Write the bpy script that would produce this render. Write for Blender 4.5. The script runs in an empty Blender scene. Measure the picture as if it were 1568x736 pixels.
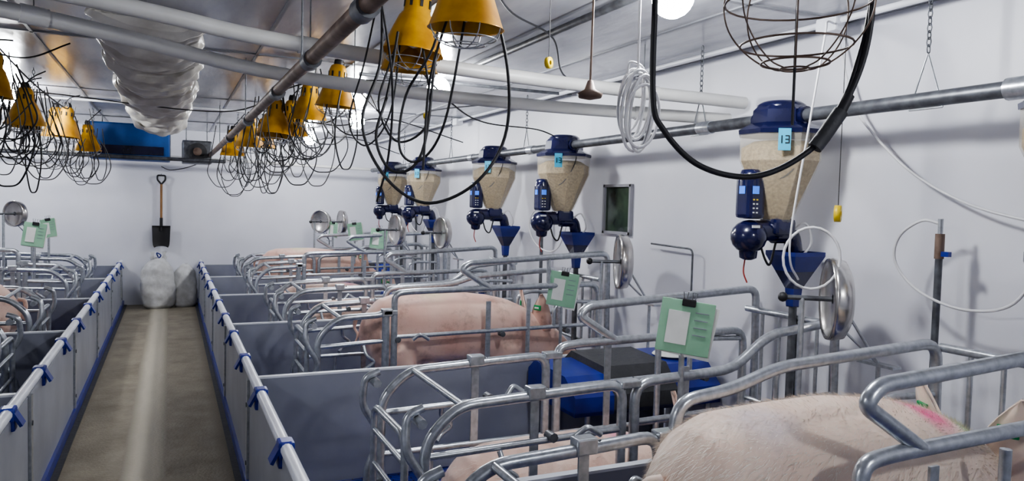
import bpy, bmesh, math, random
from mathutils import Vector, Matrix, Euler
random.seed(7)
def c(r,g,b):
    f=lambda v:(v/255/12.92) if v/255<=0.04045 else ((v/255+0.055)/1.055)**2.4
    return (f(r),f(g),f(b),1)
# ---------------------------------------------------------------- materials
def mat(name,col,rough=.5,metal=0,col2=None,scale=6,detail=4,bump=0,bscale=40,spec=.5,coat=0,emit=None,estr=0,trans=0,alpha=1,contrast=(.35,.65),stretch=None):
    m=bpy.data.materials.new(name); m.use_nodes=True
    nt=m.node_tree; p=nt.nodes['Principled BSDF']
    p.inputs['Base Color'].default_value=col
    p.inputs['Roughness'].default_value=rough; p.inputs['Metallic'].default_value=metal
    p.inputs['Specular IOR Level'].default_value=spec
    p.inputs['Coat Weight'].default_value=coat
    p.inputs['Transmission Weight'].default_value=trans
    p.inputs['Alpha'].default_value=alpha
    if emit: p.inputs['Emission Color'].default_value=emit; p.inputs['Emission Strength'].default_value=estr
    tc=nt.nodes.new('ShaderNodeTexCoord'); mp=nt.nodes.new('ShaderNodeMapping')
    nt.links.new(tc.outputs['Object'],mp.inputs[0])
    if stretch: mp.inputs['Scale'].default_value=stretch
    n=nt.nodes.new('ShaderNodeTexNoise'); n.inputs['Scale'].default_value=scale; n.inputs['Detail'].default_value=detail
    nt.links.new(mp.outputs[0],n.inputs[0])
    r=nt.nodes.new('ShaderNodeValToRGB')
    r.color_ramp.elements[0].position=contrast[0]; r.color_ramp.elements[1].position=contrast[1]
    if col2 is None: col2=tuple(x*.86 for x in col[:3])+(1,)
    r.color_ramp.elements[0].color=col; r.color_ramp.elements[1].color=col2
    nt.links.new(n.outputs[0],r.inputs[0]); nt.links.new(r.outputs[0],p.inputs['Base Color'])
    if bump:
        n2=nt.nodes.new('ShaderNodeTexNoise'); n2.inputs['Scale'].default_value=bscale; n2.inputs['Detail'].default_value=5
        nt.links.new(mp.outputs[0],n2.inputs[0])
        b=nt.nodes.new('ShaderNodeBump'); b.inputs['Strength'].default_value=bump; b.inputs['Distance'].default_value=.02
        nt.links.new(n2.outputs[0],b.inputs['Height']); nt.links.new(b.outputs[0],p.inputs['Normal'])
    return m
M={}
M['wall']=mat('wall_paint',c(226,227,233),.42,col2=c(206,207,215),scale=1.1,detail=7,bump=.06,bscale=8,contrast=(.35,.8))
M['ceil']=mat('ceiling_panel',c(196,197,203),.2,col2=c(160,162,170),scale=1.5,bump=.2,bscale=3,stretch=(3,.7,1))
M['seam']=mat('ceiling_seam',c(138,140,146),.4)
M['galv']=mat('galvanised_steel',c(192,196,201),.28,.7,col2=c(168,172,177),scale=45,bump=.03,bscale=120)
M['galvd']=mat('weathered_steel',c(112,115,120),.42,.5,col2=c(84,86,90),scale=20)
M['stain']=mat('stainless',c(205,203,201),.24,.9,col2=c(175,170,166),scale=9)
M['panel']=mat('grey_pvc_panel',c(140,143,154),.36,col2=c(124,127,138),scale=2.5)
M['panelA']=mat('aisle_panel_pvc',c(158,161,170),.35,col2=c(138,141,151),scale=3,detail=8)
M['edge']=mat('panel_edge',c(215,218,224),.4)
M['rail']=mat('white_pvc',c(232,234,240),.35,col2=c(215,217,224),scale=5)
M['pvc']=mat('pvc_pipe',c(208,208,206),.38,col2=c(180,180,178),scale=3,contrast=(.45,.75))
M['blue']=mat('blue_plastic',c(30,48,144),.33,col2=c(24,38,122),scale=8)
M['funnel']=mat('funnel_blue_plastic',c(26,40,118),.3,col2=c(20,32,100),scale=8)
M['navy']=mat('navy_plastic',c(20,24,68),.22,col2=c(13,16,50),scale=5,coat=.3)
M['black']=mat('black_rubber',c(26,26,29),.5)
M['cord']=mat('cord_black',c(34,34,38),.55)
M['cordg']=mat('cord_grey',c(86,86,86),.5)
M['cordw']=mat('cord_white',c(222,222,224),.4)
M['dark']=mat('dark_grey_rubber',c(62,63,66),.6,col2=c(50,51,54),scale=9,bump=.2)
M['brown']=mat('rusty_pipe',c(128,110,98),.5,.25,col2=c(88,68,56),scale=9,contrast=(.4,.6))
M['yellow']=mat('yellow_reflector',c(218,164,32),.38,.3,col2=c(170,118,18),scale=7,coat=.2)
M['yel']=mat('yellow_plastic',c(214,186,40),.4)
M['feedM']=mat('feed_pellets',c(190,168,128),.6,col2=c(142,120,84),scale=70,detail=8,bump=.3,bscale=140,contrast=(.3,.7))
M['hop']=mat('hopper_clear',c(214,208,192),.15,col2=c(204,197,180),scale=8,coat=.6,alpha=.32)
M['green']=mat('green_card',c(146,190,160),.6,col2=c(126,172,142),scale=6)
M['paper']=mat('paper',c(224,226,222),.6)
M['cyan']=mat('cyan_tag',c(70,180,215),.5)
M['lcd']=mat('lcd',c(70,120,220),.3,emit=c(60,120,230),estr=.6)
M['wood']=mat('wood',c(150,110,66),.5,col2=c(120,84,48),scale=6,stretch=(8,8,1))
M['sack']=mat('woven_sack',c(206,206,206),.7,col2=c(184,184,182),scale=12,bump=.6,bscale=10)
M['duct']=mat('poly_duct',c(218,216,208),.33,col2=c(176,171,160),scale=4,contrast=(.4,.7),bump=.4,bscale=7)
M['box']=mat('blue_box',c(30,96,176),.5,col2=c(24,74,140),scale=4)
M['bulb']=mat('bulb',c(255,255,255),.3,emit=(.965,.98,1,1),estr=900)
nb=M['bulb'].node_tree.nodes['Principled BSDF']; nb.inputs['Emission Strength'].default_value=215
M['glass']=mat('window_glass',c(62,78,64),.15,col2=c(40,48,44),scale=7)
M['frame']=mat('window_frame',c(150,150,156),.4)
M['hoof']=mat('hoof',c(80,66,56),.6)
M['eye']=mat('eye',c(25,18,16),.1)
M['hair']=mat('bristle',c(240,232,220),.5)
M['tag']=mat('ear_tag',c(30,140,80),.4)
M['amber']=mat('warning_red',c(150,50,44),.5)
def skin(name,ca,cb,marks=(),dirt=.3,dcol=c(168,126,108)):
    m=mat(name,ca,.55,col2=cb,scale=3.0,detail=5,bump=.12,bscale=16,contrast=(.35,.72))
    nt=m.node_tree; p=nt.nodes['Principled BSDF']
    p.inputs['Subsurface Weight'].default_value=.1
    p.inputs['Subsurface Radius'].default_value=(.02,.008,.005)
    p.inputs['Sheen Weight'].default_value=.25
    src=p.inputs['Base Color'].links[0].from_socket
    tc=nt.nodes.new('ShaderNodeTexCoord')
    n=nt.nodes.new('ShaderNodeTexNoise'); n.inputs['Scale'].default_value=8; n.inputs['Detail'].default_value=10; n.inputs['Roughness'].default_value=.68
    nt.links.new(tc.outputs['Object'],n.inputs[0])
    mr=nt.nodes.new('ShaderNodeMapRange'); mr.inputs[1].default_value=.52; mr.inputs[2].default_value=.68; mr.inputs[4].default_value=dirt
    nt.links.new(n.outputs[0],mr.inputs[0])
    mx=nt.nodes.new('ShaderNodeMix'); mx.data_type='RGBA'; nt.links.new(mr.outputs[0],mx.inputs[0])
    nt.links.new(src,mx.inputs[6]); mx.inputs[7].default_value=dcol; src=mx.outputs[2]
    for (pos,rad,col,st) in marks:
        d=nt.nodes.new('ShaderNodeVectorMath'); d.operation='DISTANCE'; d.inputs[1].default_value=pos
        nt.links.new(tc.outputs['Object'],d.inputs[0])
        mr=nt.nodes.new('ShaderNodeMapRange'); mr.inputs[1].default_value=rad; mr.inputs[2].default_value=rad*.35; mr.inputs[4].default_value=st
        nt.links.new(d.outputs['Value'],mr.inputs[0])
        mu=nt.nodes.new('ShaderNodeMath'); mu.operation='MULTIPLY'; nt.links.new(mr.outputs[0],mu.inputs[0]); nt.links.new(n.outputs[0],mu.inputs[1])
        mu2=nt.nodes.new('ShaderNodeMath'); mu2.operation='MULTIPLY'; mu2.inputs[1].default_value=2.2; nt.links.new(mu.outputs[0],mu2.inputs[0])
        mx=nt.nodes.new('ShaderNodeMix'); mx.data_type='RGBA'; nt.links.new(mu2.outputs[0],mx.inputs[0])
        nt.links.new(src,mx.inputs[6]); mx.inputs[7].default_value=col; src=mx.outputs[2]
    nt.links.new(src,p.inputs['Base Color'])
    return m
M['skin']=skin('sow_skin',c(226,194,178),c(208,162,146),[((.5,0,.86),.16,c(200,200,150),.5),((.2,.1,.8),.1,c(226,140,160),.5)],.55,c(140,104,88))
M['skin1']=skin('sow_skin_marked',c(238,220,203),c(228,201,184),[((.98,-.06,.83),.11,c(232,70,140),.7),((1.14,-.05,.77),.1,c(110,180,100),.6),((.30,-.06,.87),.13,c(165,170,196),.3)],.25,c(196,168,158))
M['skin2']=skin('sow_skin_pinkmark',c(228,200,184),c(216,176,160),[((.85,-.02,.5),.13,c(225,100,150),.6)],.4)
def concrete():
    m=bpy.data.materials.new('aisle_concrete'); m.use_nodes=True; nt=m.node_tree; p=nt.nodes['Principled BSDF']
    tc=nt.nodes.new('ShaderNodeTexCoord'); sp=nt.nodes.new('ShaderNodeSeparateXYZ'); nt.links.new(tc.outputs['Object'],sp.inputs[0])
    n=nt.nodes.new('ShaderNodeTexNoise'); n.inputs['Scale'].default_value=3; n.inputs['Detail'].default_value=12; n.inputs['Roughness'].default_value=.7; nt.links.new(tc.outputs['Object'],n.inputs[0])
    r=nt.nodes.new('ShaderNodeValToRGB'); r.color_ramp.elements[0].position=.32; r.color_ramp.elements[1].position=.68
    r.color_ramp.elements[0].color=c(118,110,95); r.color_ramp.elements[1].color=c(162,153,134); nt.links.new(n.outputs[0],r.inputs[0])
    ad=nt.nodes.new('ShaderNodeMath'); ad.operation='ADD'; ad.inputs[1].default_value=.02; nt.links.new(sp.outputs[0],ad.inputs[0])
    ab=nt.nodes.new('ShaderNodeMath'); ab.operation='ABSOLUTE'; nt.links.new(ad.outputs[0],ab.inputs[0])
    ns=nt.nodes.new('ShaderNodeMath'); ns.operation='MULTIPLY_ADD'; ns.inputs[1].default_value=.10; nt.links.new(n.outputs[0],ns.inputs[0]); nt.links.new(ab.outputs[0],ns.inputs[2])
    mr=nt.nodes.new('ShaderNodeMapRange'); mr.inputs[1].default_value=.16; mr.inputs[2].default_value=.10; mr.inputs[4].default_value=.75
    nt.links.new(ns.outputs[0],mr.inputs[0])
    mx=nt.nodes.new('ShaderNodeMix'); mx.data_type='RGBA'; nt.links.new(mr.outputs[0],mx.inputs[0]); nt.links.new(r.outputs[0],mx.inputs[6]); mx.inputs[7].default_value=c(204,197,178)
    e=nt.nodes.new('ShaderNodeMapRange'); e.inputs[1].default_value=.42; e.inputs[2].default_value=.52; e.inputs[4].default_value=.7; nt.links.new(ns.outputs[0],e.inputs[0])
    mx2=nt.nodes.new('ShaderNodeMix'); mx2.data_type='RGBA'; nt.links.new(e.outputs[0],mx2.inputs[0]); nt.links.new(mx.outputs[2],mx2.inputs[6]); mx2.inputs[7].default_value=c(70,60,46)
    nt.links.new(mx2.outputs[2],p.inputs['Base Color']); p.inputs['Roughness'].default_value=.6
    w=nt.nodes.new('ShaderNodeTexNoise'); w.inputs['Scale'].default_value=60; nt.links.new(tc.outputs['Object'],w.inputs[0])
    b=nt.nodes.new('ShaderNodeBump'); b.inputs['Strength'].default_value=.4; b.inputs['Distance'].default_value=.01
    nt.links.new(w.outputs[0],b.inputs['Height']); nt.links.new(b.outputs[0],p.inputs['Normal'])
    return m
M['conc']=concrete()
def slats():
    m=bpy.data.materials.new('slatted_plastic_floor'); m.use_nodes=True; nt=m.node_tree; p=nt.nodes['Principled BSDF']
    tc=nt.nodes.new('ShaderNodeTexCoord'); b=nt.nodes.new('ShaderNodeTexBrick'); nt.links.new(tc.outputs['Object'],b.inputs[0])
    b.inputs['Scale'].default_value=6; b.inputs['Color1'].default_value=c(34,60,180); b.inputs['Color2'].default_value=c(28,50,160)
    b.inputs['Mortar'].default_value=c(10,12,30); b.inputs['Mortar Size'].default_value=.022
    b.inputs['Row Height'].default_value=.14; b.inputs['Brick Width'].default_value=.6
    nt.links.new(b.outputs[0],p.inputs['Base Color']); p.inputs['Roughness'].default_value=.4
    return m
M['slat']=slats()
# ---------------------------------------------------------------- mesh builder
class B:
    def __init__(s): s.v=[];s.f=[];s.m=[];s.s=[];s.ml=[]
    def add(self,vs,fs,mt,smooth=True):
        s=self; o=len(s.v); s.v+=[Vector(v) for v in vs]
        if mt not in s.ml: s.ml.append(mt)
        k=s.ml.index(mt)
        for f in fs: s.f.append([i+o for i in f]); s.m.append(k); s.s.append(smooth)
    def tube(s,pts,r,mt,seg=8,cyc=False):
        pts=[Vector(p) for p in pts]; n=len(pts)
        if n<2: return
        rs=r if isinstance(r,(list,tuple)) else [r]*n
        tg=[]
        for i in range(n):
            if cyc: t=pts[(i+1)%n]-pts[i-1]
            else: t=pts[min(i+1,n-1)]-pts[max(i-1,0)]
            tg.append(t.normalized() if t.length>1e-9 else Vector((0,0,1)))
        u=tg[0].orthogonal().normalized(); vs=[]
        for i in range(n):
            u=(u-tg[i]*u.dot(tg[i]))
            if u.length<1e-6: u=tg[i].orthogonal()
            u.normalize(); w=tg[i].cross(u)
            for k in range(seg):
                a=2*math.pi*k/seg; vs.append(pts[i]+(u*math.cos(a)+w*math.sin(a))*rs[i])
        fs=[]
        for i in range(n if cyc else n-1):
            j=(i+1)%n
            for k in range(seg): fs.append([i*seg+k,i*seg+(k+1)%seg,j*seg+(k+1)%seg,j*seg+k])
        s.add(vs,fs,mt,True)
        if not cyc: s.add([vs[k] for k in range(seg)],[list(range(seg))[::-1]],mt,False); s.add([vs[(n-1)*seg+k] for k in range(seg)],[list(range(seg))],mt,False)
    def box(s,cn,sz,mt,rot=0,R=None,ch=0):
        cn=Vector(cn)
        Rm=R if R is not None else Matrix.Rotation(rot,3,'Z')
        bm=bmesh.new(); bmesh.ops.create_cube(bm,size=1,matrix=Matrix.Diagonal((sz[0],sz[1],sz[2],1)))
        if ch: bmesh.ops.bevel(bm,geom=list(bm.edges),offset=ch,segments=2,affect='EDGES',profile=.6)
        bm.verts.index_update()
        s.add([cn+Rm@v.co for v in bm.verts],[[v.index for v in f.verts] for f in bm.faces],mt,False); bm.free()
    def lathe(s,prof,mt,cn=(0,0,0),seg=24,R=None,smooth=True):
        R=R or Matrix.Identity(3); cn=Vector(cn); vs=[];fs=[]
        for (r,z) in prof:
            for k in range(seg):
                a=2*math.pi*k/seg; vs.append(cn+R@Vector((r*math.cos(a),r*math.sin(a),z)))
        for i in range(len(prof)-1):
            for k in range(seg): fs.append([i*seg+k,i*seg+(k+1)%seg,(i+1)*seg+(k+1)%seg,(i+1)*seg+k])
        s.add(vs,fs,mt,smooth)
    def ell(s,cn,rad,mt,seg=16,R=None):
        n=seg//2; prof=[(math.sin(math.pi*i/n)+1e-5,-math.cos(math.pi*i/n)) for i in range(n+1)]
        cn=Vector(cn); vs=[];fs=[]; R=R or Matrix.Identity(3)
        for (r,z) in prof:
            for k in range(seg):
                a=2*math.pi*k/seg; vs.append(cn+R@Vector((r*math.cos(a)*rad[0],r*math.sin(a)*rad[1],z*rad[2])))
        for i in range(n):
            for k in range(seg): fs.append([i*seg+k,i*seg+(k+1)%seg,(i+1)*seg+(k+1)%seg,(i+1)*seg+k])
        s.add(vs,fs,mt,True)
    def mesh(s,name):
        me=bpy.data.meshes.new(name); me.from_pydata([tuple(v) for v in s.v],[],s.f)
        for m in s.ml: me.materials.append(M[m])
        me.polygons.foreach_set('material_index',s.m); me.polygons.foreach_set('use_smooth',s.s); me.update()
        return me
    def obj(s,name,loc=(0,0,0)):
        return inst(name,s.mesh(name),loc)
def inst(name,me,loc=(0,0,0),rz=0,sc=(1,1,1)):
    o=bpy.data.objects.new(name,me); bpy.context.scene.collection.objects.link(o); o.location=loc; o.rotation_euler=(0,0,rz); o.scale=sc; return o
def fil(pts,rad=.06,n=5):
    pts=[Vector(p) for p in pts]; out=[pts[0]]
    for i in range(1,len(pts)-1):
        a,b,d=pts[i-1],pts[i],pts[i+1]; la=(a-b).length; ld=(d-b).length; q=min(rad,la*.48,ld*.48)
        p0=b+(a-b).normalized()*q; p1=b+(d-b).normalized()*q
        for k in range(n+1):
            t=k/n; out.append(p0*(1-t)**2+b*2*t*(1-t)+p1*t*t)
    out.append(pts[-1]); return out
def cat(pts,n=8):
    P=[Vector(p) for p in pts]; P=[P[0]*2-P[1]]+P+[P[-1]*2-P[-2]]; out=[]
    for i in range(1,len(P)-2):
        for k in range(n):
            t=k/n; a,b,d,e=P[i-1],P[i],P[i+1],P[i+2]
            out.append(.5*((2*b)+(d-a)*t+(2*a-5*b+4*d-e)*t*t+(-a+3*b-3*d+e)*t**3))
    out.append(P[-2]); return out
# ---------------------------------------------------------------- room
XR=2.95; XL=-3.15; Y0=-2.6; Y1=11.3; ZC=2.42; AR=.383; AL=-.594
def slab(name,cn,sz,mt):
    b=B(); b.box((0,0,0),sz,mt); return b.obj(name,cn)
slab('floor',((AL+AR)/2,(Y0+Y1)/2,-.05),(AR-AL,Y1-Y0,.1),'conc')
b=B(); b.box(((AR+XR)/2,(Y0+Y1)/2,-.05),(XR-AR,Y1-Y0,.1),'slat'); b.box(((AL+XL)/2,(Y0+Y1)/2,-.05),(AL-XL,Y1-Y0,.1),'slat'); b.obj('floor_slatted')
slab('wall_right',(XR+.05,(Y0+Y1)/2,ZC/2),(.1,Y1-Y0+.2,ZC),'wall')
slab('wall_left',(XL-.05,(Y0+Y1)/2,ZC/2),(.1,Y1-Y0+.2,ZC),'wall')
slab('wall_back',((XL+XR)/2,Y1+.05,ZC/2),(XR-XL,.1,ZC),'wall')
slab('wall_front',((XL+XR)/2,Y0-.05,ZC/2),(XR-XL,.1,ZC),'wall')
b=B(); b.box(((XL+XR)/2,(Y0+Y1)/2,ZC+.05),(XR-XL+.2,Y1-Y0+.2,.1),'ceil')
y=Y0+.3
while y<Y1: b.box(((XL+XR)/2,y,ZC-.004),(XR-XL,.03,.008),'seam'); y+=2.44
x=XL+.6
while x<XR: b.box((x,(Y0+Y1)/2,ZC-.004),(.018,Y1-Y0,.008),'seam'); x+=.61
b.obj('ceiling')
b=B(); wy,wz,ww,wh=4.53,1.49,.34,.34
b.box((XR-.004,wy,wz),(.01,ww,wh),'glass')
for s in(-1,1):
    b.box((XR-.012,wy+s*ww/2,wz),(.03,.02,wh+.02),'frame'); b.box((XR-.012,wy,wz+s*wh/2),(.03,ww+.02,.02),'frame')
b.obj('window_1')
# ---------------------------------------------------------------- aisle panels
DIV=[.43,2.15,3.9,5.62,7.33,9.05,10.75]
def aisle_panel(side,x):
    b=B()
    ys=[Y0+.1]+[-1.29]+DIV+[Y1-.02]
    for i in range(len(ys)-1):
        a,e=ys[i],ys[i+1]
        b.box((x,(a+e)/2,.305),(.03,e-a-.012,.55),'panelA',ch=.004)
        b.box((x-side*.02,a+.03,.3),(.012,.05,.56),'galv')
        for zz in(.15,.45): b.tube([(x-side*.03,a+.03,zz),(x-side*.022,a+.03,zz)],.012,'galvd')
    b.box((x-side*.022,(Y0+Y1)/2,.035),(.02,Y1-Y0-.1,.07),'blue')
    b.box((x-side*.04,(Y0+Y1)/2,.006),(.05,Y1-Y0-.1,.012),'dark')
    b.tube([(x,Y0+.05,.605),(x,Y1-.1,.605)],.023,'rail',12)
    yy=.33
    while yy<Y1-.3:
        b.box((x,yy,.60),(.058,.08,.062),'blue',ch=.012)
        b.box((x-side*.012,yy,.562),(.035,.06,.06),'blue',ch=.01)
        b.box((x-side*.035,yy,.585),(.012,.07,.07),'blue',R=Matrix.Rotation(side*.5,3,'Y'))
        yy+=.8
    return b.obj('aisle_panel_fence')
aisle_panel(1,AR); aisle_panel(-1,AL)
def divider(x0,x1,y):
    b=B(); b.box(((x0+x1)/2,y,.3),(x1-x0,.03,.58),'panel',ch=.003); b.box(((x0+x1)/2,y,.593),(x1-x0,.034,.01),'edge')
    b.box((x0+.01,y-.02,.3),(.04,.01,.58),'galv'); return b.obj('pen_divider')
for y in DIV:
    divider(AR+.02,XR-.02,y); divider(XL+.02,AL-.02,y)
# ---------------------------------------------------------------- farrowing crate
# outer: which side (+1/-1 in y) carries the raised front loop with its diagonal brace
def crate_mesh(uf,h0,h1,uk,outer,uo,ho,ul):
    b=B(); g='galv'
    for v in(-.3,.3):
        s=1 if v>0 else -1
        P=lambda u,z,dv=0:(u,v+s*dv,z)
        out=(s==outer); ub=uo if out else uf
        ue=ub-.06
        b.tube(fil([P(.02,0),P(.02,.66),P(.14,.775),P(.4,.785),P(ue,.80),P(ue,.30)],.07),.020,g,12)
        if out:
            b.tube(fil([P(ub,.28),P(ub,ho-.01),P(ub+.1,ho),P(2.0,ho+.02),P(2.02,0)],.08),.021,g,12)
            b.tube(fil([P(ul+.22,ho),P(ul,ho+.135),P(ul+.05,ho+.18),P(2.08,ho+.24),P(2.1,0)],.06),.021,g,12)
            b.tube([P(1.6,ho),P(1.6,ho+.2)],.015,g)
        else:
            b.tube(fil([P(ub,.28),P(ub,h0-.02),P(uk,h0),P(uk+.2,h1-.02),P(2.0,h1+.02),P(2.02,0)],.08),.021,g,12)
        b.tube([P(.02,.6),P(ue,.62)],.014,g); b.tube([P(ub,.64),P(2.02,.66)],.014,g)
        b.tube([P(.02,.42),P(2.02,.42)],.013,g); b.tube([P(.02,.24),P(2.02,.24)],.013,g)
        b.tube([P(1.45,.86),P(1.45,0)],.016,g); b.tube([P(ue,.78),P(ue,0)],.016,g)
        b.box(P(.45,.55),(.035,.008,.5),g); b.box(P(.45,.8,.0),(.07,.05,.05),g,ch=.006)
        b.box(P(1.15,.5),(.035,.008,.7),g)
        b.tube(fil([P(1.65,.66),P(1.65,.80),P(1.75,.83),P(2.0,.82)],.05),.014,g)
        for u in(.25,.62,1.0,1.3): b.tube(fil([P(u,.42),P(u,.16,.0),P(u,.08,.12)],.05),.010,g,6)
        b.tube(fil([P(-.03,.2),P(-.04,.36),P(.03,.5,.02),P(-.06,.64,.02),P(-.05,.76),P(.01,.78)],.05),.016,g)
        b.tube([P(-.01,.74,-.05),P(-.01,.74,.06)],.018,g); b.tube([P(.02,.3,-.04),P(.02,.3,.04)],.024,'galvd')
        b.box(P(ub-.03,.80),(.09,.05,.03),g,ch=.005)
        b.tube(fil([P(.3,.6,.02),P(.31,.54,.05),P(.37,.50,.05),P(.31,.46,.05),P(.28,.44,.02)],.03),.011,g)
        b.tube(fil([P(.62,.62,.02),P(.66,.66,.04),P(.72,.62,.04)],.02),.012,g)
        for u in(.52,1.25,1.75): b.tube([P(u,.625,-.02),P(u,.625,.03)],.019,'galvd')
        for u,z in((.5,.80),(1.3,.65),(1.9,.66)): b.lathe([(.001,.012),(.009,.01),(.012,0)],'galvd',P(u,z,.0),8)
    b.tube(fil([(-.03,-.22,.12),(-.03,-.22,.66),(-.03,.22,.66),(-.03,.22,.12)],.07),.015,g)
    for z in(.25,.42,.56): b.tube([(-.03,-.22,z),(-.03,.22,z)],.011,g)
    b.tube([(-.03,-.3,.30),(-.03,.3,.30)],.015,g)
    b.tube([(.16,-.3,.775),(.16,.3,.775)],.013,g)
    for v in(-.18,-.06,.06,.18): b.tube([(2.02,v,.5),(2.02,v,h1)],.010,g,6)
    b.tube([(2.02,-.3,h1),(2.02,.3,h1)],.017,g); b.tube([(2.02,-.3,.5),(2.02,.3,.5)],.013,g)
    Tb=[(1.74,-.2,.34),(2.0,-.2,.42),(2.0,.2,.42),(1.74,.2,.34),(1.80,-.15,.1),(1.98,-.15,.1),(1.98,.15,.1),(1.80,.15,.1)]
    b.add(Tb,[[0,1,5,4],[1,2,6,5],[2,3,7,6],[3,0,4,7],[4,5,6,7]],'stain',False)
    return b.mesh('farrowing_crate')
CM1=crate_mesh(.78,.92,1.0,1.0,-1,.88,.90,.88)
CM2=crate_mesh(.9,.82,.98,1.4,1,.87,.845,.98)
CM3=crate_mesh(.6,.90,.98,1.1,-1,.5,.93,.95)
for i,y in enumerate([-.2,1.55,2.75,4.85,6.28,8.35,9.7]):
    me=[CM2,CM1,CM2,CM3,CM2,CM3,CM2][i]
    inst('farrowing_crate',me,(.66 if i==1 else .80,y,0)); inst('farrowing_crate',me,(-.86,y,0),math.pi)
# ---------------------------------------------------------------- creep cover
def cover():
    b=B(); W=.56; dz=.1
    def prism(x0,x1,mt,h=.5):
        prof=[(-W/2,.3+dz),(-W/2,.40+dz),(-W/2+.12,h+dz),(W/2-.08,h+.02+dz),(W/2,h-.04+dz),(W/2,.3+dz)]
        vs=[(x0,p[0],p[1]) for p in prof]+[(x1,p[0],p[1]) for p in prof]; n=len(prof)
        fs=[[i,(i+1)%n,(i+1)%n+n,i+n] for i in range(n)]+[list(range(n))[::-1],[n+i for i in range(n)]]
        b.add(vs,fs,mt,False)
    prism(-.5,-.26,'blue',.49); prism(-.26,.16,'dark',.53); prism(.16,.46,'blue',.515)
    b.lathe([(.001,.01),(.1,.01),(.11,0)],'paper',(.31,0,.533+dz),24)
    for x in(-.4,.4):
        for y_ in(-.24,.24): b.tube([(x,y_,0),(x,y_,.32+dz)],.015,'galv')
    b.box((-.02,0,.31+dz),(.96,.56,.02),'blue')
    return b.mesh('creep_area_cover')
CV=cover()
for y in(3.58,7.0,10.4): inst('creep_area_cover',CV,(2.42,y,0))
for y in(3.58,7.0,10.4): inst('creep_area_cover',CV,(-2.62,y,0),math.pi)
# ---------------------------------------------------------------- sows
def loft(b,rings,mt,seg=28,pw=2.3):
    vs=[];fs=[];C=[Vector(r[0]) for r in rings]
    for i,(cn,hw,hh) in enumerate(rings):
        t=(C[min(i+1,len(C)-1)]-C[max(i-1,0)]).normalized()
        side=Vector((0,0,1)).cross(t); side=side.normalized() if side.length>.01 else Vector((0,1,0)); up=t.cross(side)
        for k in range(seg):
            a=2*math.pi*k/seg; ca,sa=math.cos(a),math.sin(a)
            x=math.copysign(abs(ca)**(2/pw),ca)*hw; z=math.copysign(abs(sa)**(2/pw),sa)*hh
            vs.append(C[i]+side*x+up*z)
    n=len(rings)
    for i in range(n-1):
        for k in range(seg): fs.append([i*seg+k,i*seg+(k+1)%seg,(i+1)*seg+(k+1)%seg,(i+1)*seg+k])
    fs.append(list(range(seg))[::-1]); fs.append([(n-1)*seg+k for k in range(seg)])
    b.add(vs,fs,mt)
def limb(b,pts,rs):
    P=[Vector(p) for p in pts]; Q=[];R=[]
    for i in range(len(P)-1):
        for k in range(5):
            t=k/5; t2=t*t*(3-2*t); Q.append(P[i].lerp(P[i+1],t)); R.append(rs[i]*(1-t2)+rs[i+1]*t2)
    Q.append(P[-1]);R.append(rs[-1]); b.tube(Q,R,'skin',14)
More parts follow.
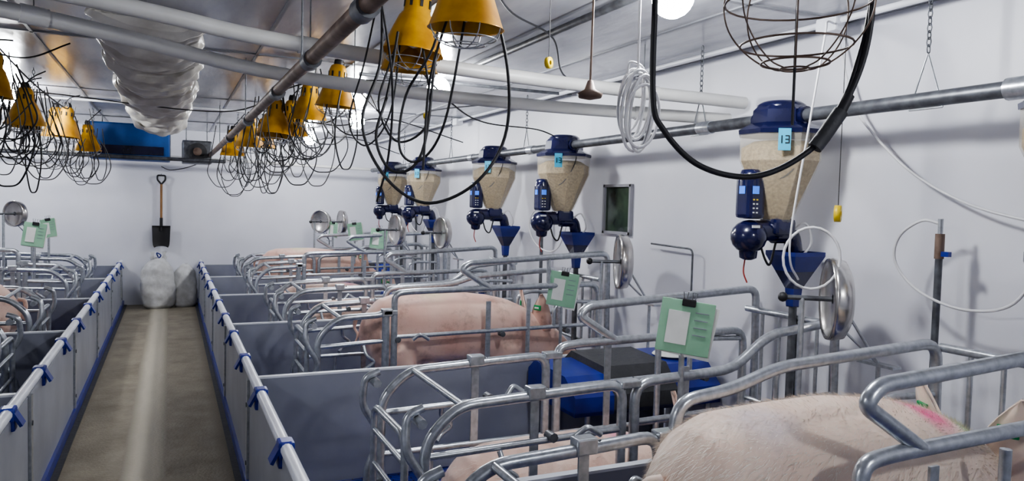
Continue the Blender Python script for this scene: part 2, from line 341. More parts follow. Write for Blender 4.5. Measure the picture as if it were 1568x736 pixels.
def sow_mesh(lying,mtname,name,hair=0):
    b=B(); dz=-.40 if lying else 0
    R=[((0,0,.67),.05,.06),((.03,0,.66),.11,.13),((.10,0,.645),.165,.20),((.22,0,.64),.2,.235),((.42,0,.64),.205,.243),((.65,0,.635),.215,.25),((.88,0,.615),.21,.245),((1.03,0,.59),.2,.235),((1.16,0,.565),.175,.205),((1.28,0,.53),.15,.17),((1.39,0,.49),.13,.148),((1.48,0,.45),.11,.122),((1.56,0,.41),.08,.09),((1.63,0,.37),.06,.066),((1.69,0,.34),.053,.056),((1.72,0,.325),.052,.055)]
    if lying: R=[((x,y,z+dz-.02+(.12*max(0,x-1.1)/.6)),hw*1.12,hh*.98) for ((x,y,z),hw,hh) in R]
    loft(b,R,'skin')
    hz=.07 if lying else 0
    for s in(-1,1):
        b.ell((.2,s*.12,.55+dz*.9),(.17,.1,.2),'skin'); b.ell((1.04,s*.12,.51+dz*.9),(.14,.09,.2),'skin')
        b.ell((1.38,s*.075,.44+dz+hz),(.08,.06,.09),'skin')
        b.ell((1.0,s*.09,.64+dz),(.12,.09,.17),'skin')
        if not lying:
            limb(b,[(.17,s*.13,.52),(.27,s*.14,.40),(.13,s*.13,.25),(.12,s*.13,.10),(.16,s*.13,.04)],[.13,.095,.05,.036,.042])
            limb(b,[(1.04,s*.12,.50),(1.02,s*.13,.40),(1.05,s*.13,.25),(1.04,s*.13,.11),(1.07,s*.13,.04)],[.11,.08,.05,.036,.042])
        else:
            limb(b,[(.2,s*.16,.16),(.42,s*.24,.1),(.25,s*.27,.06),(.42,s*.28,.045)],[.12,.08,.045,.038])
            limb(b,[(1.06,s*.15,.14),(1.2,s*.2,.08),(1.1,s*.24,.05),(1.26,s*.25,.045)],[.1,.06,.045,.038])
        for i in range(6):
            if not lying: b.ell((.35+i*.12,s*.07,.39),(.05,.045,.03),'skin',10)
    me=b.mesh('tmp'); o=inst('tmp',me)
    rm=o.modifiers.new('r','REMESH'); rm.mode='VOXEL'; rm.voxel_size=.014; rm.use_smooth_shade=True
    sm=o.modifiers.new('s','SMOOTH'); sm.factor=.5; sm.iterations=9
    dg=bpy.context.evaluated_depsgraph_get(); ev=o.evaluated_get(dg); e=ev.to_mesh()
    vv=[v.co.copy() for v in e.vertices]; nn=[v.normal.copy() for v in e.vertices]; ff=[list(p.vertices) for p in e.polygons]; ev.to_mesh_clear()
    bpy.data.objects.remove(o)
    q=B(); q.add(vv,ff,mtname)
    zz=dz+hz
    for s in(-1,1):
        base=Vector((1.30,s*.09,.60+zz)); tip=Vector((1.27,s*.17,.87+zz))
        ax=(tip-base); sd=Vector((.45,s*.85,0)).normalized(); nr=ax.cross(sd).normalized()
        vs=[];n=9
        for side in(0,1):
            for i in range(n):
                t=i/(n-1); w=.10*(1-t**1.8)*(.85+.4*t)+.004
                for j in range(5):
                    uu=(j-2)/2; cup=.025*uu*uu*(1-t*.4)
                    vs.append(base+ax*t+sd*w*uu+Vector((1,0,0))*cup+nr*(.006 if side else -.006))
        fs=[]
        for side in(0,1):
            for i in range(n-1):
                for j in range(4):
                    a=side*n*5+i*5+j; f=[a,a+1,a+6,a+5]; fs.append(f if side else f[::-1])
        for i in range(n-1):
            for j in(0,4):
                a=i*5+j; fs.append([a,a+5,a+5+n*5,a+n*5])
        for j in range(4): a=(n-1)*5+j; fs.append([a,a+1,a+1+n*5,a+n*5])
        q.add(vs,fs,mtname)
        ang=math.atan2(sd.y,sd.x)
        q.box(base.lerp(tip,.62)-Vector((.014,0,0)),(.06,.010,.038),'tag',rot=ang,ch=.004)
        q.box(base.lerp(tip,.62)-Vector((.020,0,0)),(.035,.004,.012),'paper',rot=ang)
        q.ell((1.49,s*.092,.50+zz),(.013,.013,.013),'eye',10)
        q.ell((1.725,s*.02,.33+zz),(.006,.009,.012),'eye',8)
        if not lying:
            for x in(.17,1.08):
                for k in(-1,1): q.ell((x,s*.13+k*.018,.022),(.042,.02,.024),'hoof',10)
    q.tube(cat([(.01,0,.73+dz),(-.03,.01,.72+dz),(-.04,.03,.66+dz),(-.02,.02,.61+dz),(-.04,0,.56+dz)],5),[.014]*10+[.009]*7+[.006]*4,mtname,8)
    if hair:
        rnd=random.Random(2); hv=[];hf=[]; ids=[i for i in range(len(vv)) if vv[i].z>.5+dz]
        for _ in range(hair):
            i=rnd.choice(ids); p=vv[i]+Vector((rnd.uniform(-.007,.007),rnd.uniform(-.007,.007),0)); nrm=nn[i]; p=p-nrm*.003
            d=(Vector((-1,rnd.uniform(-.35,.35),-.35+rnd.uniform(-.3,.2)))); d=(d-nrm*d.dot(nrm)).normalized()*1.0+nrm*rnd.uniform(.25,.6); L=rnd.uniform(.018,.038)
            w=d.cross(nrm).normalized()*.0008; k=len(hv); hv+=[p-w,p+w,p+d*L]; hf.append([k,k+1,k+2])
        q.add(hv,hf,'hair')
    return q.mesh(name)
S0=sow_mesh(False,'skin','sow'); S1=sow_mesh(False,'skin1','sow',20000)
SL=sow_mesh(True,'skin2','sow',3000)
inst('sow',S1,(1.18,1.58,0),0,(.98,1.06,1.07))
inst('sow',SL,(.98,2.75,0),0,(1.0,1.05,1.12))
inst('sow',S0,(1.16,4.85,0),0,(.98,1,1))
inst('sow',SL,(.98,6.28,0),0,(1,1,1.45))
inst('sow',SL,(1.0,8.35,0),0,(1,1,1.3))
inst('sow',S0,(1.0,9.7,0),0)
inst('sow',S0,(-.98,6.28,0),math.pi); inst('sow',SL,(-1.1,2.75,0),math.pi); inst('sow',SL,(-1.1,8.35,0),math.pi)
# ---------------------------------------------------------------- feeders
PZ=1.95; PX=2.66
def feeder():
    b=B()
    def sec(hx,hy,ox,z):
        k=.35; return [(ox+hx,-hy*k,z),(ox+hx,hy*k,z),(ox+hx*k,hy,z),(ox-hx*k,hy,z),(ox-hx,hy*k,z),(ox-hx,-hy*k,z),(ox-hx*k,-hy,z),(ox+hx*k,-hy,z)]
    def loftsec(ss,mt,cap=True):
        vs=[];[vs.extend(x) for x in ss]; fs=[]
        for i in range(len(ss)-1):
            for k in range(8): fs.append([i*8+k,i*8+(k+1)%8,(i+1)*8+(k+1)%8,(i+1)*8+k])
        if cap: fs+=[list(range(8))[::-1],[(len(ss)-1)*8+k for k in range(8)]]
        b.add(vs,fs,mt,False)
    loftsec([sec(.052,.052,0,-.50),sec(.076,.076,0,-.46),sec(.177,.187,0,-.21),sec(.177,.187,0,-.15),sec(.12,.12,0,-.115)],'feedM')
    loftsec([sec(.057,.057,0,-.505),sec(.083,.083,0,-.465),sec(.184,.194,0,-.21),sec(.186,.196,0,-.06)],'hop',False)
    loftsec([sec(.192,.202,0,-.085),sec(.194,.204,0,-.065),sec(.17,.18,0,-.05),sec(.135,.14,0,-.03),sec(.13,.135,0,.03),sec(.105,.11,0,.055)],'navy')
    b.lathe([(.001,.078),(.09,.075),(.112,.06),(.115,.03),(.001,.02)],'navy',(0,0,0),20)
    b.tube([(0,-.16,0),(0,.16,0)],.042,'navy',14)
    b.box((.0,0,-.52),(.13,.13,.08),'navy',ch=.02); b.tube(fil([(-.02,0,-.56),(.10,0,-.56),(.12,0,-.64)],.03),.042,'navy',12)
    b.tube([(-.17,0,-.54),(.0,0,-.54)],.05,'navy',14)
    b.box((-.17,0,-.385),(.10,.10,.20),'navy',ch=.02); b.lathe([(.001,.03),(.045,.025),(.053,0),(.053,-.06)],'navy',(-.17,0,-.28),16)
    b.ell((-.17,0,-.57),(.085,.085,.08),'navy',18); b.lathe([(.045,0),(.04,-.05),(.02,-.06),(.001,-.06)],'navy',(-.17,0,-.62),14)
    b.box((-.185,-.052,-.35),(.036,.004,.036),'lcd'); b.box((-.221,0.0,-.35),(.004,.036,.036),'lcd')
    for i in range(4):
        for j in range(2): b.box((-.195+j*.02,-.052,-.395-i*.02),(.009,.003,.006),'yel' if i==0 else 'paper')
    b.box((-.195,-.072,-.52),(.045,.005,.012),'paper')
    fz=-.64; fx=.13
    F=[(.12,0),(.12,-.02),(.035,-.18),(.028,-.27)]
    for k,mt in((1.15,'funnel'),(1.12,'navy')): b.lathe([(r*k,z-(.004 if k<1.15 else 0)) for r,z in F],mt,(fx,0,fz),4,R=Matrix.Rotation(math.pi/4,3,'Z'),smooth=False)
    b.tube([(fx,0,fz-.2),(fx,0,-1.62)],.02,'galvd',10)
    b.box((-.135,-.165,-.12),(.055,.004,.10),'cyan',R=Matrix.Rotation(-.6,3,'Z'),ch=.001)
    b.box((-.147,-.160,-.12),(.005,.003,.035),'black',R=Matrix.Rotation(-.6,3,'Z'))
    for z in(-.104,-.12,-.136): b.box((-.128,-.173,z),(.016,.003,.005),'black',R=Matrix.Rotation(-.6,3,'Z'))
    b.box((-.121,-.178,-.12),(.005,.003,.035),'black',R=Matrix.Rotation(-.6,3,'Z'))
    b.tube(cat([(-.17,.02,-.68),(-.175,.02,-.74),(-.16,.01,-.79)]),.004,'amber',6)
    b.tube(cat([(-.1,0,-.6),(-.08,-.02,-.68),(-.03,0,-.70),(0,0,-.6)]),.006,'cord',6)
    b.tube(cat([(-.12,0,-.30),(-.08,-.13,-.28),(-.02,-.2,-.14),(.02,-.15,0)]),.004,'cord',6)
    b.tube(cat([(.05,0,-.58),(.12,-.06,-.5),(.18,-.05,-.6),(.15,0,-.68)]),.006,'cordw',6)
    return b.mesh('sow_feed_dispenser')
FM=feeder()
FY=[1.36,2.70,4.85,6.15,8.2,9.5]
for y in FY: inst('sow_feed_dispenser',FM,(PX,y,PZ))
for y in(2.7,4.85,6.15,8.2,9.5): inst('sow_feed_dispenser',FM,(-2.86,y,PZ),math.pi)
def hanger(b,x,y,z0,w=.07):
    b.tube([(x,y-w,z0-.035),(x,y,z0+.18),(x,y+w,z0-.035)],.004,'galv',6); b.tube([(x,y-w,z0-.035),(x,y+w,z0-.035)],.004,'galv',6)
    z=z0+.18;k=0
    while z<ZC-.02:
        R=Matrix.Rotation(k*math.pi/2,3,'Z'); pts=[Vector((x,y,z+.014))+R@Vector((.009*math.cos(a),0,.018*math.sin(a))) for a in [i*math.pi/4 for i in range(8)]]
        b.tube(pts,.0025,'galvd',5,cyc=True); z+=.027;k+=1
for X in(PX,-2.86):
    b=B(); b.tube([(X,Y0+.05,PZ),(X,10.6,PZ)],.03,'galvd',14)
    for y in FY[1:]: b.tube([(X,y+.5,PZ),(X,y+.6,PZ)],.036,'galv',14)
    b.tube([(X,1.56,PZ),(X,1.64,PZ)],.04,'galv',14)
    for y in(1.95,3.3,5.5,7.3,9.0): hanger(b,X,y,PZ)
    b.obj('feed_auger_pipe')
# ---------------------------------------------------------------- overhead pipes
b=B(); b.tube([(.45,.2,1.99),(.45,10.3,2.02)],.026,'brown',14)
for y in(1.9,2.7,3.6,5,6.6): b.tube([(.45,y-.04,1.992),(.45,y+.04,1.992)],.033,'galvd',14)
for y in(2.9,5.2,8): b.tube([(.45,y,2.0),(.45,y,ZC)],.004,'galvd',6)
b.obj('overhead_auger_pipe')
def pv(name,pts,r,ys=()):
    b=B(); Q=cat(pts,10); b.tube(Q,r,'pvc',16)
    for k in ys:
        i=int(k*(len(Q)-2)); m=Q[i]; d=(Q[i+1]-m).normalized(); b.tube([m-d*.05,m+d*.05],r*1.15,'pvc',16)
        b.tube([m+Vector((0,0,r)),Vector((m.x,m.y,ZC))],.003,'galvd',5)
    b.obj(name)
pv('pvc_water_pipe',[(XL+.02,2.80,2.37),(-.44,3.24,2.25),(.45,3.38,2.185),(1.7,3.34,2.13),(2.9,3.22,2.10)],.034,(.2,.55,.9))
pv('pvc_water_pipe',[(XL+.02,2.9,2.33),(-.67,3.5,2.22),(.51,3.86,2.12),(1.7,3.72,2.06),(2.9,3.34,2.02)],.034,(.3,.6,.93))
pv('pvc_water_pipe',[(XL+.02,10.9,2.06),(0,10.9,2.02),(2.9,10.9,1.97)],.022,(.2,.5,.8))
b=B(); b.tube([(1.78,1.0,2.39),(1.78,4.5,2.39)],.018,'galvd',10); b.tube([(1.2,5.2,2.39),(2.9,5.2,2.39)],.012,'galvd',8); b.obj('conduit_pipe')
b=B(); b.tube([(2.8,Y0+.1,2.39),(2.8,Y1-.05,2.39)],.015,'rail',10); b.box((2.8,2.55,2.375),(.08,.12,.07),'rail',ch=.01); b.box((2.8,7.5,2.375),(.08,.12,.07),'rail',ch=.01)
b.tube([(XL+.3,8.2,2.40),(2.8,8.2,2.40)],.012,'rail',8)
b.obj('electrical_conduit')
b=B(); b.tube([(-2.2,9.3,1.93),(.6,9.5,1.93)],.022,'galvd',10); b.tube([(-1.5,9.35,1.95),(-1.5,9.35,ZC)],.005,'galvd'); b.tube([(0,9.45,1.95),(0,9.45,ZC)],.005,'galvd'); b.obj('gas_pipe')
# duct: pleated, sagging poly tube under the ceiling
b=B(); vs=[];fs=[];NY=320;NS=32; rnd=random.Random(5)
ph=[rnd.uniform(0,6.28) for _ in range(80)]
for i in range(NY+1):
    t=i/NY; y=4.2+t*4.9; q=t*24+.35*math.sin(t*31); pl=abs((q%1)-.5)*2; fold=(1-pl)**1.2
    k0=int(q); hw=.27-.04*t+.025*math.sin(ph[k0])+.03*fold; dep=.07+.19*t+.035*fold+.022*math.sin(ph[k0+30])
    if t>.95: dep*=1-(t-.95)*12
    for k in range(NS+1):
        a=math.pi*k/NS; rr=1+.025*math.sin(7*a+ph[k0+3]+t*6)+.02*math.sin(13*a+i*.35+ph[k0+9])
        vs.append((-.1-hw*math.cos(a)*rr,y+.08*math.sin(a*2+ph[k0//3]),ZC-.004-max(0,dep*(max(0,math.sin(a))**.7)*rr)))
for i in range(NY):
    for k in range(NS): a=i*(NS+1)+k; fs.append([a,a+1,a+NS+2,a+NS+1])
b.add(vs,fs,'duct'); b.add([vs[k] for k in range(NS+1)],[list(range(NS+1))],'duct'); b.obj('poly_ventilation_duct')
b=B(); b.box((-.42,9.85,2.12),(.84,.4,.42),'box',ch=.02); b.box((-.42,9.64,2.02),(.7,.02,.1),'navy')
for s in(-.3,.3): b.tube([(-.42+s,9.85,2.3),(-.42+s,9.85,ZC)],.006,'galvd')
b.obj('air_inlet_unit')
b=B(); b.box((.3,10.1,2.05),(.34,.4,.28),'galvd',ch=.02); b.tube([(.3,9.86,2.05),(.3,9.92,2.05)],.11,'dark',20); b.tube([(.3,9.8,2.05),(.3,9.9,2.05)],.05,'brown',14)
for s in(-.12,.12): b.tube([(.3+s,10.1,2.18),(.3+s,10.1,ZC)],.006,'galvd')
b.obj('space_heater')
# ---------------------------------------------------------------- heat lamps
def lamp():
    b=B()
    b.lathe([(.03,.27),(.045,.26),(.055,.235),(.058,.17),(.075,.15),(.095,.10),(.13,.0),(.135,-.004),(.128,.0),(.09,.1),(.07,.15),(.05,.17)],'yellow',(0,0,0),28)
    b.lathe([(.001,.31),(.02,.31),(.028,.29),(.03,.26),(.03,.2)],'black',(0,0,0),16)
    for k in range(8):
        a=k*math.pi/4; b.box((.058*math.cos(a),.058*math.sin(a),.205),(.004,.012,.035),'black',rot=a)
    for k in range(4):
        a=k*math.pi/4; b.tube([(.13*math.cos(a)*math.cos(math.pi*t),.13*math.sin(a)*math.cos(math.pi*t),-.07*math.sin(math.pi*t)) for t in [i/10 for i in range(11)]],.0022,'galv',5)
    for r,z in((.11,-.037),(.07,-.058)): b.tube([(r*math.cos(i*math.pi/10),r*math.sin(i*math.pi/10),z) for i in range(20)],.0022,'galv',5,cyc=True)
    b.lathe([(.02,.2),(.035,.15),(.055,.08),(.05,.04),(.001,.02)],'paper',(0,0,0),16)
    return b.mesh('heat_lamp')
LM=lamp()
LP=[(.93,2.43,2.11,.05,.0),(.94,3.09,2.14,0,.1),(.99,3.3,2.1,.1,0),(.985,4.94,2.12,.05,.05),(.93,5.63,2.1,.15,0),(.70,5.74,1.97,-.1,.05),(.86,6.0,2.0,.1,0),(.66,7.2,1.98,.12,0),(.8,7.5,2.0,0,.1),(.61,8.5,1.96,.1,0),
(-.97,6.5,2.0,.1,0),(-1.05,6.9,2.02,-.1,.1),(-.88,7.9,2.02,0,.1),(-.98,8.2,2.04,.1,0),(-.8,9.1,1.97,.15,0),(-.98,5.3,2.07,0,.1)]
def chain(b,x,y,z0,z1):
    z=z0;k=0
    while z<z1:
        R=Matrix.Rotation(k*math.pi/2,3,'Z'); b.tube([Vector((x,y,z+.014))+R@Vector((.009*math.cos(i*math.pi/3),0,.018*math.sin(i*math.pi/3))) for i in range(6)],.0025,'galvd',4,cyc=True); z+=.028;k+=1
for (x,y,z,rx,ry) in LP:
    o=inst('heat_lamp',LM,(x,y,z)); o.rotation_euler=(rx,ry,0)
def tangle(name,pts,n,drop,r=.005,seed=1):
    rnd=random.Random(seed); b=B()
    for (x,y,z) in pts:
        chain(b,x+.05,y,z+.15,ZC)
        b.tube(cat([(x,y,z+.3),(x+.05,y+.02,min(z+.36,ZC-.02)),(x+.12,y+.05,ZC-.01)],5),r,'cord',6)
    for i in range(n):
        x,y,z=rnd.choice(pts); w=rnd.uniform(.06,.2); d=rnd.uniform(.3,1)*drop; a=rnd.uniform(-.7,.7); zt=min(ZC-.02,z+rnd.uniform(.1,.33))
        ox=rnd.uniform(-.15,.15); oy=rnd.uniform(-.2,.2)
        f=lambda u,zz:(x+ox+math.cos(a)*u,y+oy+math.sin(a)*u,zz)
        b.tube(cat([f(-w*.4,zt),f(-w*.75,z-.05),f(-w*.9,z-d*.55),f(-w*.45,z-d*.93),f(0,z-d),f(w*.5,z-d*.92),f(w*.95,z-d*.5),f(w*.7,z),f(w*.3,zt)],6),r*rnd.uniform(.7,1.1),rnd.choice(['cord','cord','cord','cordg']),6)
    return b.obj(name)
P=[p[:3] for p in LP]
tangle('power_cord_tangle',P[3:5],10,.5,.005,3); tangle('power_cord_tangle',P[5:7],14,.42,.005,4); tangle('power_cord_tangle',P[7:10],18,.47,.005,5)
tangle('power_cord_tangle',P[10:12],13,.52,.005,6); tangle('power_cord_tangle',P[12:15],16,.5,.005,8); tangle('power_cord_tangle',P[15:16],9,.6,.005,9)
b=B()
for (x,y,z) in P[:3]: chain(b,x+.03,y,z+.2,ZC)
loops=[[(.75,2.9,2.4),(.74,2.85,2.05),(.66,2.8,1.8),(.72,2.7,1.6),(.85,2.6,1.5),(1.0,2.5,1.57),(1.12,2.5,1.75),(1.1,2.45,2.0),(1.0,2.43,2.3)],
[(.85,3.0,2.2),(.8,2.95,1.95),(.74,2.9,1.75),(.8,2.85,1.62),(.9,2.8,1.7),(.95,2.8,2.1)],
[(.95,3.09,2.4),(.85,3.1,2.1),(.8,3.1,1.9),(.86,3.0,1.75),(.96,2.9,1.85),(.95,3.0,2.2)],
[(.7,2.8,2.4),(.8,2.9,2.0),(.82,3.0,1.7),(.8,3.1,1.5)],[(.9,2.6,2.4),(.88,2.6,2.1),(.8,2.7,1.9),(.78,2.7,1.7),(.86,2.7,1.66),(.92,2.6,1.8),(.96,2.5,2.2)],
[(.82,3.2,2.4),(.76,3.2,2.1),(.72,3.3,1.85),(.8,3.3,1.75),(.88,3.2,1.9),(.9,3.1,2.3)],[(.93,2.45,2.38),(.90,2.5,2.2),(.86,2.6,1.95),(.84,2.6,1.62)]]
for i,l in enumerate(loops): b.tube(cat(l,8),[.006,.006,.005,.005,.005,.004,.005][i],'cord',8)
b.obj('power_cord_tangle')
b=B()
for l in ([(-3,6,2.38),(-1.4,6.6,2.25),(-.9,7,2.3),(.4,6.5,2.2),(.9,5.6,2.35),(1.7,5,2.36)],[(.95,2.4,2.39),(1.3,2.9,2.33),(1.78,3.4,2.36),(2.3,4.2,2.33),(2.9,4.6,2.37)],[(.9,7.2,2.3),(1.3,6.5,2.15),(1.8,6.6,2.25),(2.6,6.8,2.1)],[(1.0,2.0,2.39),(1.5,2.3,2.30),(2.0,2.25,2.38)],[(.6,8.5,2.2),(1.2,8.6,2.12),(1.9,8.8,2.25),(2.6,9,2.1)],[(1.0,4.9,2.35),(1.3,5.0,2.1),(1.5,5.3,2.0),(1.8,5.5,2.2),(2.3,5.5,2.3)],[(-2.2,5.5,2.1),(-1.5,5.6,1.98),(-1,5.5,2.1)],[(1.1,4.0,2.4),(1.5,4.2,2.12),(1.9,4.6,2.05),(2.4,4.8,2.05),(2.62,4.85,2.0)],
 [(-1.6,5.0,2.3),(-1.3,5.4,2.0),(-1.15,5.7,1.85),(-1.0,6.0,1.95),(-.9,6.3,2.15)],[(.75,6.3,2.3),(1.0,6.4,2.0),(1.2,6.6,1.9),(1.35,6.9,2.05),(1.4,7.2,2.36)],
 [(-.95,5.3,2.38),(-.8,5.6,2.2),(-.7,6.2,2.12),(-.75,7.0,2.2),(-.85,7.8,2.34)],[(-1.1,4.6,2.4),(-.95,4.8,2.28),(-.75,5.0,2.26),(-.55,5.2,2.4)],[(1.0,5.0,2.38),(1.15,5.3,2.2),(1.1,5.8,2.1),(.95,6.2,2.15),(.9,6.8,2.35)]):
    b.tube(cat(l,10),.005,'cord',6)
b.obj('overhead_cable')
b=B(); pts=[(.939,1.328,2.42),(.939,1.328,1.98),(.94,1.325,1.74),(.964,1.316,1.67),(1.03,1.286,1.60),(1.118,1.245,1.574),(1.195,1.209,1.594),(1.273,1.173,1.658),(1.323,1.15,1.752),(1.356,1.134,1.883),(1.36,1.13,2.1),(1.36,1.13,2.42)]
b.tube(cat(pts,8),.0065,'cord',10); b.tube([(1.26,1.178,1.64),(1.275,1.172,1.662),(1.31,1.157,1.72)],.016,'dark',12); b.tube([(1.31,1.157,1.72),(1.325,1.15,1.755)],.011,'cord',12)
b.tube(cat([(1.38,1.15,2.42),(1.37,1.14,2.0),(1.335,1.15,1.8),(1.29,1.165,1.69)],8),.006,'cord',8)
b.obj('hanging_power_cable')
b=B(); cx,cy,z0=1.215,1.2,1.807
prof=[(.03,0),(.07,.012),(.115,.05),(.145,.10),(.15,.16),(.12,.22),(.05,.27),(.02,.3)]
for k in range(8):
    a=k*math.pi/4; b.tube(cat([(cx+r*math.cos(a),cy+r*math.sin(a),z0+z) for r,z in prof],4),.0018,'brown',6)
for r,z in((.03,0),(.07,.012),(.115,.05),(.15,.14),(.12,.22)): b.tube([(cx+r*math.cos(i*math.pi/14),cy+r*math.sin(i*math.pi/14),z0+z) for i in range(28)],.0023,'brown',6,cyc=True)
b.tube([(cx,cy,z0+.22),(cx,cy,z0+.34)],.03,'black',14); b.tube([(cx,cy,z0+.3),(cx,cy,ZC)],.006,'cord',8); chain(b,cx-.1,cy,z0+.25,ZC)
b.tube([(cx,cy,z0+.3),(cx+.0,cy,z0-.12)],.0035,'cord',6)
b.obj('heat_lamp_wire_guard')
b=B(); rnd=random.Random(4)
for k in range(7):
    w=.055+rnd.uniform(-.015,.02); h=.13+rnd.uniform(-.025,.02); ph=rnd.uniform(-.2,.2); ox=rnd.uniform(-.01,.01)
    b.tube([Vector((1.48,2.18,1.88-.01*k))+Vector((math.cos(ph)*(w*math.cos(t)+ox+.012*math.sin(t)),math.sin(ph)*w*math.cos(t)-.01*k+.03,h*math.sin(t))) for t in [i*math.pi/14 for i in range(28)]],.0055,'cordw',6,cyc=True)
b.tube([(1.48,2.18,1.97),(1.478,2.18,2.2),(1.48,2.18,ZC)],.0045,'cordw',6)
b.tube(cat([(1.45,2.2,1.97),(1.46,2.2,2.01),(1.5,2.18,1.99),(1.51,2.19,1.93),(1.46,2.16,1.95)],6),.0045,'cordw',6)
b.obj('coiled_white_cable')
b=B(); b.tube([(1.33,2.25,1.93),(1.335,2.25,ZC)],.004,'brown',6); b.lathe([(.001,.05),(.01,.045),(.02,.015),(.045,0),(.04,-.014),(.001,-.022)],'brown',(1.33,2.25,1.895),16); b.obj('pull_cord_switch')
for (x,y,z,r) in((1.32,2.55,2.05,.022),(2.50,2.2,1.50,.035),(1.5,4.6,2.06,.022)):
    b=B(); R=Matrix.Rotation(math.pi/2,3,'X')@Matrix.Rotation(.6,3,'Y'); b.lathe([(.4*r,.35*r),(r,.35*r),(r,-.35*r),(.4*r,-.35*r),(.4*r,.35*r)],'yel',(x,y,z),18,R=R); b.tube([(x,y,z+r),(x,y,ZC)],.0018,'cord',5); b.obj('yellow_cord_reel')
b=B(); b.tube(cat([(2.88,2.60,2.40),(2.88,2.575,2.32),(2.87,2.47,2.02),(2.87,2.34,1.85),(2.87,2.146,1.68),(2.87,1.92,1.56),(2.86,1.70,1.5),(2.86,1.45,1.46)],8),.006,'cordw',8)
b.tube(cat([(2.76,2.5,2.37),(2.5,2.3,2.3),(2.38,2.2,2.2),(2.33,2.22,1.8),(2.29,2.24,1.45),(2.3,2.25,1.3),(2.4,2.3,1.22)],8),.0045,'cordw',8)
b.tube([(2.45+.11*math.cos(i*math.pi/12)*.9,2.28-.06*math.cos(i*math.pi/12),1.31+.13*math.sin(i*math.pi/12)) for i in range(24)],.006,'cordw',8,cyc=True)
b.obj('white_water_hose')
def drinker(x,y,ztop,flip=1):
    b=B(); b.tube([(x,y,0),(x,y,ztop-.05)],.014,'galvd',10); b.tube([(x,y,ztop-.14),(x,y,ztop-.04)],.018,'brown',10); b.tube([(x,y,ztop-.05),(x,y,ztop+.02)],.01,'galv',8); b.box((x,y-.02,ztop-.12),(.02,.05,.02),'blue')
    b.tube(cat([(x,y,ztop),(x-.02*flip,y+.07,ztop+.01),(x-.03*flip,y+.16,ztop-.06),(x-.03*flip,y+.17,ztop-.17),(x-.02*flip,y+.06,ztop-.28),(x,y-.12,ztop-.33),(x,y-.3,ztop-.28),(x+.03*flip,y-.36,ztop-.1),(x+.05*flip,y-.3,ztop+.05)],8),.006,'cordw',8)
    b.obj('drinker_water_line')
drinker(2.80,1.96,1.47); drinker(2.80,5.45,1.46); drinker(2.8,8.9,1.46)
b=B(); b.tube(fil([(2.9,3.62,.7),(2.9,3.62,1.26),(2.9,4.05,1.27)],.04),.006,'galvd',8); b.obj('drinker_standpipe')
# ---------------------------------------------------------------- bowls
def bowl(x,y,z,phi,r=.175):
    b=B(); ax=Vector((math.sin(phi),math.cos(phi),0)); R=ax.to_track_quat('Z','Y').to_matrix()
    b.lathe([(.02,.005),(r*.8,.0),(r*.93,-.012),(r,-.02),(r*1.02,.0),(r,.02),(r*.97,.045),(r*.75,.065),(r*.4,.072),(.001,.074)],'stain',(x,y,z),32,R=R)
    b.lathe([(.001,.01),(r*.85,.002),(r,-.02)],'galvd',(x,y,z),32,R=R)
    p=Vector((x,y,z)); b.tube([p-ax*.2,p],.011,'galvd',8); b.ell(p-ax*.2,(.022,.022,.022),'black',10)
    f=p+ax*.2+Vector((0,0,-.27))
    b.tube([p+ax*.03,f],.007,'galv',6); b.tube([p+ax*.02+Vector((0,0,-.1)),f],.006,'galv',6); b.tube([p-ax*.12,(x-ax.x*.12,y-ax.y*.12,0)],.012,'galv',8)
    b.box(f,(.05,.18,.012),'galv'); b.tube([f,(f.x,f.y,0)],.010,'galv',8)
    b.obj('stainless_bowl_feeder')
d=math.radians
bowl(2.60,2.30,1.13,d(127)); bowl(2.66,4.05,1.15,d(114)); bowl(2.5,7.1,1.2,d(84),.16); bowl(2.14,7.5,1.21,d(82),.16); bowl(1.9,10.45,1.2,d(50),.16); bowl(2.2,10.5,1.2,d(85),.16); bowl(-1.44,8.95,1.28,d(40),.13)
# ---------------------------------------------------------------- cards
def card2(x,y,zb,w,h,rz,tilt,stem):
    b=B(); R=Matrix.Rotation(rz,3,'Z')@Matrix.Rotation(tilt,3,'Y'); c0=Vector((0,0,h/2))
    b.box(c0,(w,.006,h),'green',R=R,ch=.002)
    b.box(c0+R@Vector((.012,.006,-.01)),(w,.004,h),'paper',R=R@Matrix.Rotation(.06,3,'Y'))
    b.box(c0+R@Vector((-w*.15,-.006,-h*.02)),(w*.4,.003,h*.62),'paper',R=R)
    for i in range(4): b.box(c0+R@Vector((w*.27,-.0045,h*(.3-.14*i))),(w*.25,.002,.004),'panel',R=R)
    b.box(c0+R@Vector((0,-.002,h/2-.008)),(.055,.022,.03),'black',R=R,ch=.004)
    for k in(-1,1): b.tube([c0+R@Vector((k*.02,-.01,h/2)),c0+R@Vector((k*.028,-.014,h/2+.035)),c0+R@Vector((k*.008,-.012,h/2+.035)),c0+R@Vector((k*.012,-.01,h/2))],.002,'galvd',5)
    b.tube([(0,.016,-stem),(0,.016,h*.7)],.012,'galv',8)
    return b.obj('sow_record_card',(x,y,zb))
card2(1.915,2.42,.91,.215,.22,d(-35),.12,.25)
card2(2.5,4.52,.80,.2,.24,d(-28),.14,.3)
card2(2.1,8.05,.98,.18,.22,d(-20),.1,.3); card2(2.15,9.4,1.0,.18,.22,d(-15),-.15,.3); card2(2.05,10.3,1.0,.16,.2,d(-60),.1,.3)
card2(-1.15,8.1,1.0,.18,.22,d(10),.15,.3); card2(-1.2,9.4,1.02,.16,.2,d(40),-.15,.3)
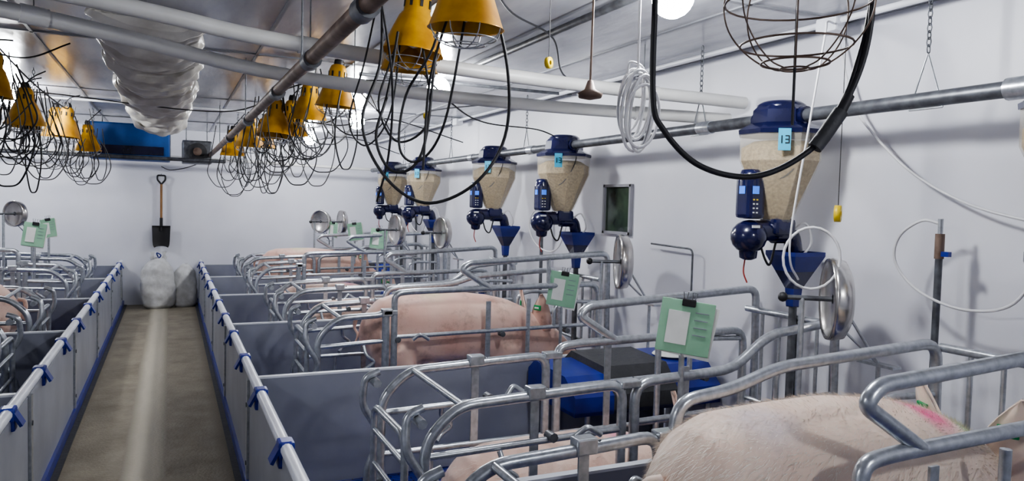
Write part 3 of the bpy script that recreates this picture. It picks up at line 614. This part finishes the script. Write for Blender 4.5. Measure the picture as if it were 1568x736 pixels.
# ---------------------------------------------------------------- shovel
b=B(); x,y=-.11,11.24
b.tube([(x,y,1.06),(x,y,1.66)],.016,'wood',12)
b.tube(fil([(x,y,1.66),(x-.05,y,1.72),(x-.05,y,1.78),(x+.05,y,1.78),(x+.05,y,1.72),(x,y,1.66)],.02),.012,'black',8)
b.tube([(x,y,1.02),(x,y,1.2)],.02,'black',10)
vs=[];fs=[];n=8
for i in range(n+1):
    t=i/n; w=.115-.01*t if t<.85 else .105*(1-(t-.85)*1.2)
    for j in range(7):
        u=(j-3)/3; vs.append((x+u*w,y-.03*u*u,1.08-.27*t-(.02*abs(u)**3 if t>.85 else 0)))
for i in range(n):
    for j in range(6): a=i*7+j; fs.append([a,a+1,a+8,a+7])
b.add(vs,fs,'black'); b.tube([(x-.115,y-.02,1.085),(x+.115,y-.02,1.085)],.008,'black',6)
b.tube([(x,y+.03,1.8),(x,y-.02,1.79)],.006,'galvd',6)
b.obj('shovel')
def sack(x,y,w,h,seed,top):
    rnd=random.Random(seed); b=B(); vs=[];fs=[];N=40;K=30
    ph=[rnd.uniform(0,6.28) for _ in range(8)]
    for i in range(N+1):
        t=i/N
        r=w*(.86+.18*math.sin(math.pi*min(1,t*1.15))) * (1 if t<.78 else 1-((t-.78)/.22)**1.6*(.55 if top else .8))
        if t<.05: r*=.8+4*t
        for k in range(K):
            a=2*math.pi*k/K; q=1+.05*math.sin(3*a+ph[0]+t*4)+.04*math.sin(5*a+ph[1]-t*7)+.025*math.sin(9*a+t*19+ph[2])+.02*math.sin(t*25+ph[3]+2*a)
            sx=math.copysign(abs(math.cos(a))**.8,math.cos(a)); sy=math.copysign(abs(math.sin(a))**.8,math.sin(a))
            vs.append((r*q*sx,r*q*sy*.8,h*t*(1+.02*math.sin(2*a+ph[4]))))
    for i in range(N):
        for k in range(K): fs.append([i*K+k,i*K+(k+1)%K,(i+1)*K+(k+1)%K,(i+1)*K+k])
    fs.append([N*K+k for k in range(K)]); b.add(vs,fs,'sack')
    if top:
        for s in(-1,1): b.lathe([(.02,.0),(.035,.03),(.015,.07),(.03,.11),(.001,.1)],'sack',(s*w*.35,0,h-.02),10)
        b.tube(cat([(0,-.05,h),(.03,-.07,h+.05),(-.02,-.06,h+.08),(.0,-.05,h+.02)],5),.008,'blue',6)
    b.obj('feed_sack',(x,y,0))
sack(-.14,10.95,.205,.66,3,True); sack(.19,11.02,.15,.58,9,False)
b=B(); b.tube(cat([(-.11,11.2,1.9),(0,11.25,1.86),(.2,11.25,1.9),(.5,11.25,2.0),(1,11.25,2.02),(1.6,11.25,2.0)],8),.006,'cord',6); b.obj('hanging_cable')
# ---------------------------------------------------------------- lights
def light(x,y,z=2.30):
    b=B(); b.lathe([(.001,ZC-z),(.05,ZC-z),(.05,ZC-z-.03),(.03,ZC-z-.04)],'rail',(0,0,0),16); b.ell((0,0,0),(.08,.08,.08),'bulb',20); b.obj('ceiling_light_bulb',(x,y,z))
for (x,y) in((1.72,2.32),(1.7,7.45),(1.66,9.95),(-1.25,7.5),(-1.9,10.1),(-1.9,1.8),(1.72,-.8),(1.7,4.95)): light(x,y)
w=bpy.data.worlds.new('w'); bpy.context.scene.world=w; w.use_nodes=True; w.node_tree.nodes['Background'].inputs[0].default_value=(.5,.5,.55,1); w.node_tree.nodes['Background'].inputs[1].default_value=.3
try:
    bpy.context.scene.view_settings.look='AgX - Medium High Contrast'; bpy.context.scene.view_settings.exposure=.18
except Exception as ex: print(ex)
# ---------------------------------------------------------------- camera
cam=bpy.data.cameras.new('camera'); co=bpy.data.objects.new('camera',cam); bpy.context.scene.collection.objects.link(co)
cam.sensor_width=36; cam.lens=25.94; cam.clip_start=.02
th=math.radians(24.9); p=math.radians(2.74); r=math.radians(1.5)
F=Vector((math.sin(th)*math.cos(p),math.cos(th)*math.cos(p),-math.sin(p))); R0=Vector((math.cos(th),-math.sin(th),0)); U0=R0.cross(F)
Rr=R0*math.cos(r)+U0*math.sin(r); U=U0*math.cos(r)-R0*math.sin(r)
co.matrix_world=Matrix(((Rr.x,U.x,-F.x,0),(Rr.y,U.y,-F.y,0),(Rr.z,U.z,-F.z,1.5),(0,0,0,1)))
bpy.context.scene.camera=co
